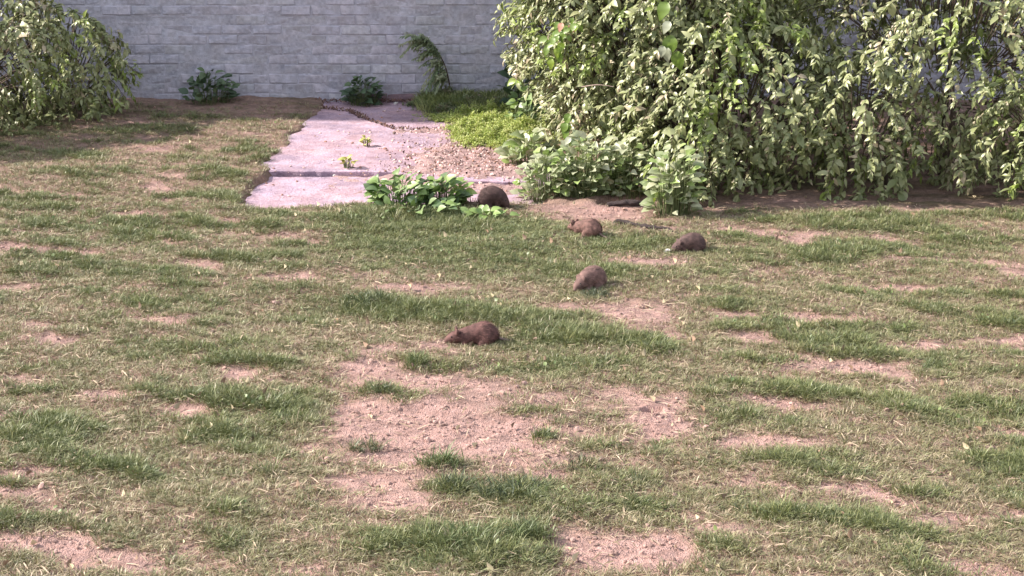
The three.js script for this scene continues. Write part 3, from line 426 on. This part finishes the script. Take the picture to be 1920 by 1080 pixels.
// ---------- shrubs ----------
const PAL = [[0.27, 0.30, 0.13], [0.31, 0.34, 0.16], [0.21, 0.25, 0.10], [0.36, 0.38, 0.19], [0.42, 0.395, 0.23], [0.28, 0.36, 0.085], [0.46, 0.39, 0.26]];
const palMats = PAL.map(c => leafMat({ color: col(...c), roughness: 0.42, transmission: 0.28 }));
const shrubLeafMat = leafMat({ roughness: 0.42, transmission: 0.28 });
const narrowLeaf = leafGeo(1, 0.38, { fold: 0.3, curl: 0.4, seg: 4, shape: 0.8 });
function shrub(label, lobes, shoots, seed, base, keep, singles) {
  const t = thing('leafy_shrub', label, 'shrub', 'shrubs round the yard', [base[0], 0, base[1]]), r = rngOf(seed), off = V(base[0], 0, base[1]), leaves = [], stems = [];
  const total = lobes.reduce((s, l) => s + l[3] * l[4] * l[5], 0), acc = lobes.map(l => Math.pow(l[3] * l[4] * l[5] / total, 0.75)), sum = acc.reduce((a, b) => a + b);
  for (let i = 0; i < shoots; i++) {
    let k = 0, u = r() * sum; while (u > acc[k] && k < lobes.length - 1) u -= acc[k++];
    const [cx, cy, cz, rx, ry, rz] = lobes[k], n = V(r() * 2 - 1, r() * 2 - 1, r() * 2 - 1); if (n.lengthSq() > 1 || n.lengthSq() < 0.01) { i--; continue; } n.normalize();
    if (n.z < -0.35 && r() < 0.7) continue;
    const wob = 1 + 0.22 * fbm(n.x * 2 + cx * 3, n.y * 2 + n.z * 2, k + 0.3), p0 = V(cx + n.x * rx * 0.45, Math.max(0.02, cy + n.y * ry * 0.45 - 0.08), cz + n.z * rz * 0.45), p2 = V(cx + n.x * rx * wob, cy + n.y * ry * wob, cz + n.z * rz * wob);
    if (p2.y < 0.03) p2.y = 0.03 + r() * 0.08;
    if (p2.z < -10.93) p2.z = -10.93;
    const p1 = p0.clone().lerp(p2, 0.6).add(V(0, 0.12, 0)), tip = p2.clone().add(V(-0.02 + n.x * 0.06, -0.02 - 0.07 * r(), n.z * 0.06 + 0.01)); tip.y = Math.max(0.02, tip.y); tip.z = Math.max(tip.z, -10.95);
    const c = new THREE.CatmullRomCurve3([p0, p1, p2, tip]); 
    if (r() < 0.4) stems.push(taperTube([p0, p1, p2, tip].map(p => p.clone().sub(off)), 0.004, 0.0012, 4, 6));
    const patchTone = fbm(p2.x * 3.2, p2.y * 3.2 + p2.z * 1.5, 40), cnt = 17 + Math.floor(r() * 9);
    for (let j = 0; j < cnt; j++) {
      const w = 0.3 + 0.7 * (j + r()) / cnt, p = c.getPoint(Math.min(1, w)), tg = c.getTangent(Math.min(1, w));
      let deep = false; lobes.forEach((l, m) => { if (m !== k) { const q = ((p.x - l[0]) / l[3]) ** 2 + ((p.y - l[1]) / l[4]) ** 2 + ((p.z - l[2]) / l[5]) ** 2; if (q < 0.45) deep = true; } }); if (deep && r() < 0.8) continue;
      const dir = tg.multiplyScalar(0.55).add(V((r() - 0.5) * 2.2 - 0.35, (r() - 0.5) * 2.0 - 0.3, (r() - 0.5) * 1.9 + 0.1)), up = V(n.x * 0.5 + (r() - 0.5) * 0.8 - 0.4, 0.75, n.z * 0.5 + (r() - 0.5) * 0.8 + 0.15), L = (0.022 + 0.048 * r() * r() + 0.01 * r()) * (w > 0.92 ? 0.75 : 1);
      let pi = Math.floor(r() * 4); if (patchTone > 0.25 && r() < 0.6) pi = 5; else if (patchTone < -0.4 && r() < 0.4) pi = r() < 0.5 ? 4 : 6; else if (r() < 0.03) pi = 6;
      leaves.push({ m: orient(p.sub(off), dir, up, L * (0.7 + 0.9 * r()), L, L), pi, x: p.x + off.x, z: p.z + off.z, y: p.y, w, L });
    }
  }
  const front = leaves.filter(l => keep(l.x, l.y, l.z) && l.w > 0.7).map(l => ({ l, s: l.L / Math.hypot(l.x, l.y - 1.96, l.z) })).sort((a, b) => b.s - a.s).slice(0, singles).map(o => o.l), set = new Set(front);
  for (const l of front) applyM(part('leaf', narrowLeaf, palMats[l.pi], t), l.m);
  const rest = leaves.filter(l => !set.has(l));
  instanced('foliage', narrowLeaf, shrubLeafMat, rest.map(l => l.m), rest.map(l => { const c = PAL[l.pi], b = 0.82 + 0.36 * r(); return col(c[0] * b, c[1] * b, c[2] * b); }), t);
  part('twigs', mergeGeometries(stems), barkMat, t).userData.kind = 'stuff';
  lobes.forEach(([cx, cy, cz], k) => { const b = V(cx * 0.6 + (lobes[0][0]) * 0.4, -0.03, cz * 0.6 + lobes[0][2] * 0.4); part('trunk', taperTube([b, b.clone().lerp(V(cx, cy, cz), 0.5).add(V(0.04, 0, 0.03)), V(cx, cy, cz)].map(p => p.sub(off)), 0.022, 0.008, 6, 8), barkMat, t); });
  console.log('shrub', leaves.length, front.length);
  return t;
}
const hedge = shrub('large drooping leafy shrub at the right edge of the paving', [[0.8, 0.8, -8.9, 0.76, 0.5, 0.62], [1.05, 1.3, -9.2, 1.0, 0.62, 0.8], [0.7, 0.42, -9.55, 0.5, 0.5, 0.75], [1.15, 0.45, -8.5, 0.62, 0.5, 0.55], [0.78, 0.95, -10.2, 0.66, 0.75, 0.6], [0.62, 0.45, -8.75, 0.42, 0.4, 0.42], [0.36, 0.85, -8.85, 0.38, 0.38, 0.4], [0.42, 1.2, -9.0, 0.45, 0.4, 0.4], [0.92, 0.28, -8.12, 0.26, 0.3, 0.28]], 4200, 101, [0.8, -9], (x, y, z) => x / (0.3 - z) < 0.104 && x / (0.3 - z) > -0.02 && y < 1.05 && z > -9.3, 300);
shrub('leafy shrub on the far right behind the lawn, right of the drooping shrub', [[2.35, 0.7, -8.6, 0.75, 0.7, 0.65], [3.2, 0.8, -8.9, 0.8, 0.8, 0.7], [2.5, 1.3, -9.3, 0.95, 0.7, 0.7], [1.8, 0.35, -8.25, 0.4, 0.38, 0.35], [2.9, 0.35, -8.1, 0.5, 0.38, 0.4]], 2200, 102, [2.5, -8.8], (x, y, z) => x / (0.3 - z) < 0.3 && y < 1, 60);
shrub('leafy shrub on the far left in front of the wall', [[-3.5, 0.45, -10.0, 0.7, 0.5, 0.6], [-3.0, 0.3, -10.4, 0.5, 0.42, 0.45], [-4.1, 0.5, -9.5, 0.7, 0.55, 0.6]], 1500, 103, [-3.4, -10], (x, y, z) => y < 1, 40);
{ // larger leaves growing through the big shrub
  const bright = [leafMat({ color: col(0.19, 0.30, 0.05), roughness: 0.45, transmission: 0.4 }), leafMat({ color: col(0.30, 0.42, 0.05), roughness: 0.45, transmission: 0.45 })], pink = leafMat({ color: col(0.55, 0.28, 0.2), roughness: 0.6 }), g = leafGeo(1, 0.72, { fold: 0.25, curl: 0.4, seg: 6, shape: 0.66, wave: 0.03 }), r = rngOf(5);
  const put = (x, y, z, L, m, dx, dy, label) => { const o = part('large_leaf', g, m, hedge); applyM(o, orient(V(x - 0.8, y, z + 9), V(dx, dy, 0.25), V(-0.35 + (r() - 0.5) * 0.5, 0.6, 0.8), L)); if (label) o.userData.label = label; };
  put(0.78, 1.02, -8.1, 0.10, bright[0], -0.5, -0.8); put(0.80, 0.86, -8.05, 0.11, bright[0], -0.2, -1); put(0.83, 0.78, -8.05, 0.10, bright[0], 0.1, -1);
  for (let i = 0; i < 30; i++) { const k = r(); put(0.15 + 0.15 * k + 0.06 * r(), 0.68 + 0.16 * k + 0.12 * r(), -8.38 + 0.1 * r(), 0.035 + 0.03 * r(), bright[r() < 0.25 ? 1 : 0], -0.9 + 1.2 * r(), -0.9 + 0.7 * r()); };
  for (let i = 0; i < 7; i++) put(0.26 + 0.06 * r(), 0.36 + 0.1 * r(), -8.15, 0.06, bright[0], -0.4, -0.8);
  put(0.70, 0.13, -7.72, 0.06, bright[1], -0.2, -1, 'bright yellow-green leaf low on the shrub'); put(0.02, 0.50, -8.9, 0.06, bright[1], -0.9, -0.4); put(0.06, 0.52, -8.88, 0.055, bright[1], -0.7, -0.6);
  const silver = leafMat({ color: col(0.34, 0.37, 0.27), roughness: 0.4, transmission: 0.15 }); put(0.79, 0.93, -8.05, 0.07, silver, -0.6, -0.8, 'pale silvery leaf'); put(0.78, 0.80, -8.04, 0.075, silver, -0.1, -1, 'pale silvery leaf'); put(0.76, 0.81, -8.03, 0.06, silver, -0.3, -0.9, 'pale silvery leaf'); put(0.30, 0.34, -8.05, 0.05, silver, -0.7, -0.6, 'pale silvery leaf'); put(0.02, 0.60, -8.75, 0.05, silver, -0.9, -0.3, 'pale silvery leaf');
  const twigM = new THREE.MeshStandardMaterial({ color: col(0.45, 0.33, 0.29), roughness: 0.9 }); [[0.36, 0.575, -8.2, 0.52, 0.585, -8.15]].forEach(([a, b, c, d, e, f]) => part('bare_twig', taperTube([V(a - 0.8, b, c + 9), V((a + d) / 2 - 0.8, (b + e) / 2 + 0.012, (c + f) / 2 + 9.01), V(d - 0.8, e, f + 9)], 0.0028, 0.0015, 5, 8), twigM, hedge));
  put(0.26, 0.89, -8.3, 0.05, pink, -0.3, -0.5, 'withered pink leaf high on the shrub'); put(0.29, 0.875, -8.3, 0.045, pink, 0.5, -0.4, 'withered pink leaf high on the shrub');
}
{ // thicket of pale broad leaves at the shrub's foot
  const pale = [[0.38, 0.43, 0.25], [0.44, 0.47, 0.31], [0.33, 0.40, 0.20], [0.36, 0.48, 0.16], [0.50, 0.51, 0.35]].map(c => leafMat({ color: col(...c), roughness: 0.4, transmission: 0.36 }));
  broadleaf('pale broad-leaved weed at the left corner of the shrub foot', 0.2, -8.15, 0.17, 0.28, 230, 0.05, 41, pale, 'thicket_weed', 'pale weeds at the shrub foot', 0.75, 0.06);
  broadleaf('pale broad-leaved weed in the middle of the shrub foot', 0.4, -8.1, 0.19, 0.32, 280, 0.05, 42, pale, 'thicket_weed', 'pale weeds at the shrub foot', 0.75, 0.06);
  broadleaf('pale broad-leaved weed behind the added dark log at the shrub foot', 0.6, -8.08, 0.17, 0.31, 230, 0.05, 43, pale, 'thicket_weed', 'pale weeds at the shrub foot', 0.75, 0.1);
  broadleaf('pale big-leaved weed hanging over the edge of the rubble', 0.1, -8.85, 0.13, 0.2, 90, 0.075, 44, pale, 'thicket_weed', 'pale weeds at the shrub foot', 0.75, 0.1);
  broadleaf('pale drooping weed at the foot of the shrub behind the rat beside the white stone', 0.8, -7.72, 0.12, 0.36, 150, 0.055, 45, pale, 'thicket_weed', 'pale weeds at the shrub foot', 0.9, 0.1);
}
console.log('plants done');

// ---------- rats ----------
const furMat = new THREE.MeshStandardMaterial({ vertexColors: true, roughness: 0.85 });
const skinMat = new THREE.MeshStandardMaterial({ color: col(0.3, 0.19, 0.17), roughness: 0.7 });
const eyeMat = new THREE.MeshStandardMaterial({ color: col(0.01, 0.008, 0.008), roughness: 0.15 });
function sdCapsule(px, py, pz, a, b, ra, rb) { const bx = b[0] - a[0], by = b[1] - a[1], bz = b[2] - a[2], qx = px - a[0], qy = py - a[1], qz = pz - a[2], h = clamp((qx * bx + qy * by + qz * bz) / (bx * bx + by * by + bz * bz + 1e-12)); return Math.hypot(qx - bx * h, qy - by * h, qz - bz * h) - (ra + (rb - ra) * h); }
// a rat facing -x; spine: list of [x, y, z, radius] from snout to rump
function rat(label, x, z, turn, pose, seed, coatAndLight = [1, 1, 1], size = 1) {
  const y = topAt(x, z) - 0.006, t = thing('rat', label, 'rat', 'rats in the yard', [x, y, z], turn), r = rngOf(seed);
  t.scale.setScalar(size);
  const bones = [], sp = pose.spine; for (let i = 0; i < sp.length - 1; i++) bones.push([sp[i], sp[i + 1], sp[i][3], sp[i + 1][3]]);
  const head = sp[2], chest = sp[4], rump = sp[sp.length - 1], hip = sp[sp.length - 2];
  for (const s of [-1, 1]) {
    bones.push([[hip[0] + 0.008, hip[1] * 0.72, s * 0.026], [hip[0] - 0.012, 0.018, s * 0.036], 0.025, 0.014]);
    bones.push([[hip[0] + 0.018, 0.007, s * 0.036], [hip[0] - 0.022, 0.005, s * 0.04], 0.007, 0.005]);
    bones.push([[chest[0], chest[1] * 0.75, s * 0.017], [chest[0] - 0.008, 0.016, s * 0.022], 0.014, 0.007]);
    bones.push([[chest[0] - 0.008, 0.016, s * 0.022], [chest[0] - 0.018, 0.005, s * 0.022], 0.007, 0.005]);
  }
  const ears = [-1, 1].map(s => [head[0] + 0.007, head[1] + 0.0245, s * 0.0165]);
  const S = 72, half = S / 2, R = 0.135, cx = (sp[0][0] + rump[0]) / 2, cy = 0.055, mc = new MarchingCubes(S, new THREE.MeshBasicMaterial(), false, false, 90000);
  for (let k = 0; k < S; k++) for (let j = 0; j < S; j++) for (let i = 0; i < S; i++) {
    const px = cx + (i - half) / half * R, py = cy + (j - half) / half * R, pz = (k - half) / half * R; let f = 0, d = 1;
    if (Math.abs(pz) < 0.07 && py < 0.14 && py > -0.02) { for (const [a, b, ra, rb] of bones) { const c = sdCapsule(px, py, pz, a, b, ra, rb); if (c < 0.05) f += Math.exp(-c * 190); } d = f > 0 ? -Math.log(f) / 190 : 0.05;
      for (const e of ears) { const q = Math.hypot((px - e[0]) / 0.35, py - e[1], pz - e[2]) - 0.0135; const hh = clamp(0.5 + 0.5 * (d - q) / 0.004); d = d + (q - d) * hh - 0.004 * hh * (1 - hh); } }
    mc.field[k * S * S + j * S + i] = -d;
  }
  mc.isolation = 0; mc.update();
  const n = mc.count, pos = [], nor = [], c = [];
  for (let i = 0; i < n; i++) { pos.push(cx + mc.positionArray[i * 3] * R, cy + mc.positionArray[i * 3 + 1] * R, mc.positionArray[i * 3 + 2] * R); nor.push(mc.normalArray[i * 3], mc.normalArray[i * 3 + 1], mc.normalArray[i * 3 + 2]); }
  const furCol = (px, py, pz) => { const b = 0.86 * (0.85 + 0.5 * N(px * 60 + seed, py * 60, pz * 60)), belly = sst(0.022, 0.008, py); return [coatAndLight[0] * b * (0.15 + 0.12 * belly), coatAndLight[1] * b * (0.085 + 0.10 * belly), coatAndLight[2] * b * (0.075 + 0.10 * belly)]; };  // per-rat multiplier mixes own coat with painted sun and backlight
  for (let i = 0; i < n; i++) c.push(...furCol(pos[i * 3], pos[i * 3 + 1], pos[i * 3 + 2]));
  const g = new THREE.BufferGeometry(); g.setAttribute('position', new THREE.Float32BufferAttribute(pos, 3)); g.setAttribute('normal', new THREE.Float32BufferAttribute(nor, 3)); g.setAttribute('color', new THREE.Float32BufferAttribute(c, 3));
  const tail = taperTube(pose.tail.map(p => V(...p)), 0.0055, 0.0018, 8, 24).toNonIndexed(); tail.deleteAttribute('uv'); tail.setAttribute('color', new THREE.Float32BufferAttribute(new Float32Array(tail.attributes.position.count * 3).map((_, i) => [0.2, 0.14, 0.125][i % 3]), 3));
  const body = part('body', mergeGeometries([g, tail]), furMat, t);
  // short fur lying backwards
  const sm = new MeshSurfaceSampler(new THREE.Mesh(g)).setRandomGenerator(r).build(), P = V(), Q = V(), hp = [], hc = [], hi = [];
  for (let i = 0; i < 5200; i++) { sm.sample(P, Q); if (P.x < head[0] - 0.012 || P.y < 0.008) continue; const L = 0.006 + 0.006 * r(), d = V(0.9, -0.25, 0).addScaledVector(Q, 0.55).add(V((r() - 0.5) * 0.5, (r() - 0.5) * 0.5, (r() - 0.5) * 0.5)).normalize(), sd = V().crossVectors(d, Q).normalize().multiplyScalar(0.0006), o = hp.length / 3; hp.push(P.x - sd.x, P.y - sd.y, P.z - sd.z, P.x + sd.x, P.y + sd.y, P.z + sd.z, P.x + d.x * L, P.y + d.y * L, P.z + d.z * L); hi.push(o, o + 1, o + 2); const k = furCol(P.x, P.y, P.z), b = 0.6 + 1.5 * r() * r(); for (let m = 0; m < 3; m++) hc.push(k[0] * b, k[1] * b, k[2] * b); }
  part('fur', mesh2geo(hp, hi, null, hc), furMat, body).userData.kind = 'stuff';
  for (const s of [-1, 1]) { const e = part('eye', new THREE.SphereGeometry(0.0038, 10, 8), eyeMat, t); e.position.set(head[0] - 0.012, head[1] + 0.006, s * 0.0165); }
  const nose = part('nose', new THREE.SphereGeometry(0.0035, 10, 8), skinMat, t); nose.position.set(sp[0][0] - 0.005, sp[0][1] + 0.001, 0);
  return t;
}
const WALK = { spine: [[-0.106, 0.019, 0, 0.0055], [-0.091, 0.028, 0, 0.012], [-0.072, 0.036, 0, 0.0185], [-0.052, 0.037, 0, 0.0205], [-0.028, 0.041, 0, 0.0275], [0.008, 0.046, 0, 0.034], [0.04, 0.051, 0, 0.0385], [0.062, 0.043, 0, 0.033]], tail: [[0.085, 0.03, 0], [0.12, 0.018, 0.002], [0.155, 0.009, -0.01], [0.2, 0.006, -0.03], [0.24, 0.005, -0.045]] };
const HUNCH = { spine: [[-0.087, 0.014, 0, 0.006], [-0.076, 0.022, 0, 0.0125], [-0.06, 0.033, 0, 0.019], [-0.042, 0.04, 0, 0.022], [-0.018, 0.052, 0, 0.031], [0.008, 0.056, 0, 0.037], [0.03, 0.05, 0, 0.041], [0.042, 0.042, 0, 0.037]], tail: [[0.07, 0.022, 0], [0.1, 0.009, 0.004], [0.13, 0.006, 0.02], [0.16, 0.005, 0.05], [0.17, 0.005, 0.08]] };
const REAR = { spine: [[-0.072, 0.012, 0, 0.0065], [-0.064, 0.025, 0, 0.0135], [-0.052, 0.042, 0, 0.0195], [-0.038, 0.06, 0, 0.024], [-0.018, 0.068, 0, 0.033], [0.008, 0.069, 0, 0.041], [0.03, 0.055, 0, 0.046], [0.036, 0.045, 0, 0.044]], tail: [[0.07, 0.022, 0], [0.1, 0.009, 0.004], [0.13, 0.006, 0.02], [0.16, 0.005, 0.05], [0.2, 0.005, 0.07]] };
rat('brown rat walking left through the turf, nearest the camera', -0.145, -5.73, 0.12, WALK, 201, [1.08, 0.9, 0.92]);
rat('hunched brown rat in mid lawn just above the small dark grass clump', 0.325, -6.44, 0.75, HUNCH, 202, [1.45, 1.5, 1.5], 0.97);  // paler multiplier stands for sunlit fur
rat('brown rat facing left on the lawn in front of the shrub', 0.345, -7.33, -0.72, WALK, 203, [1.6, 1.55, 1.5], 0.96);  // fur lightened to carry the sun on this rat
rat('brown rat, fur darkened for backlight, with arched back at the paving edge beside the broad-leaved weeds', -0.088, -7.86, Math.PI - 0.35, REAR, 204, [0.6, 0.58, 0.62]);  // fur darkened to carry the backlit shade
rat('brown rat beside the white stone at the edge of the shrub', 0.81, -7.07, 0.25, HUNCH, 205, [0.9, 0.95, 1], 0.94);

renderer.render(scene, camera);
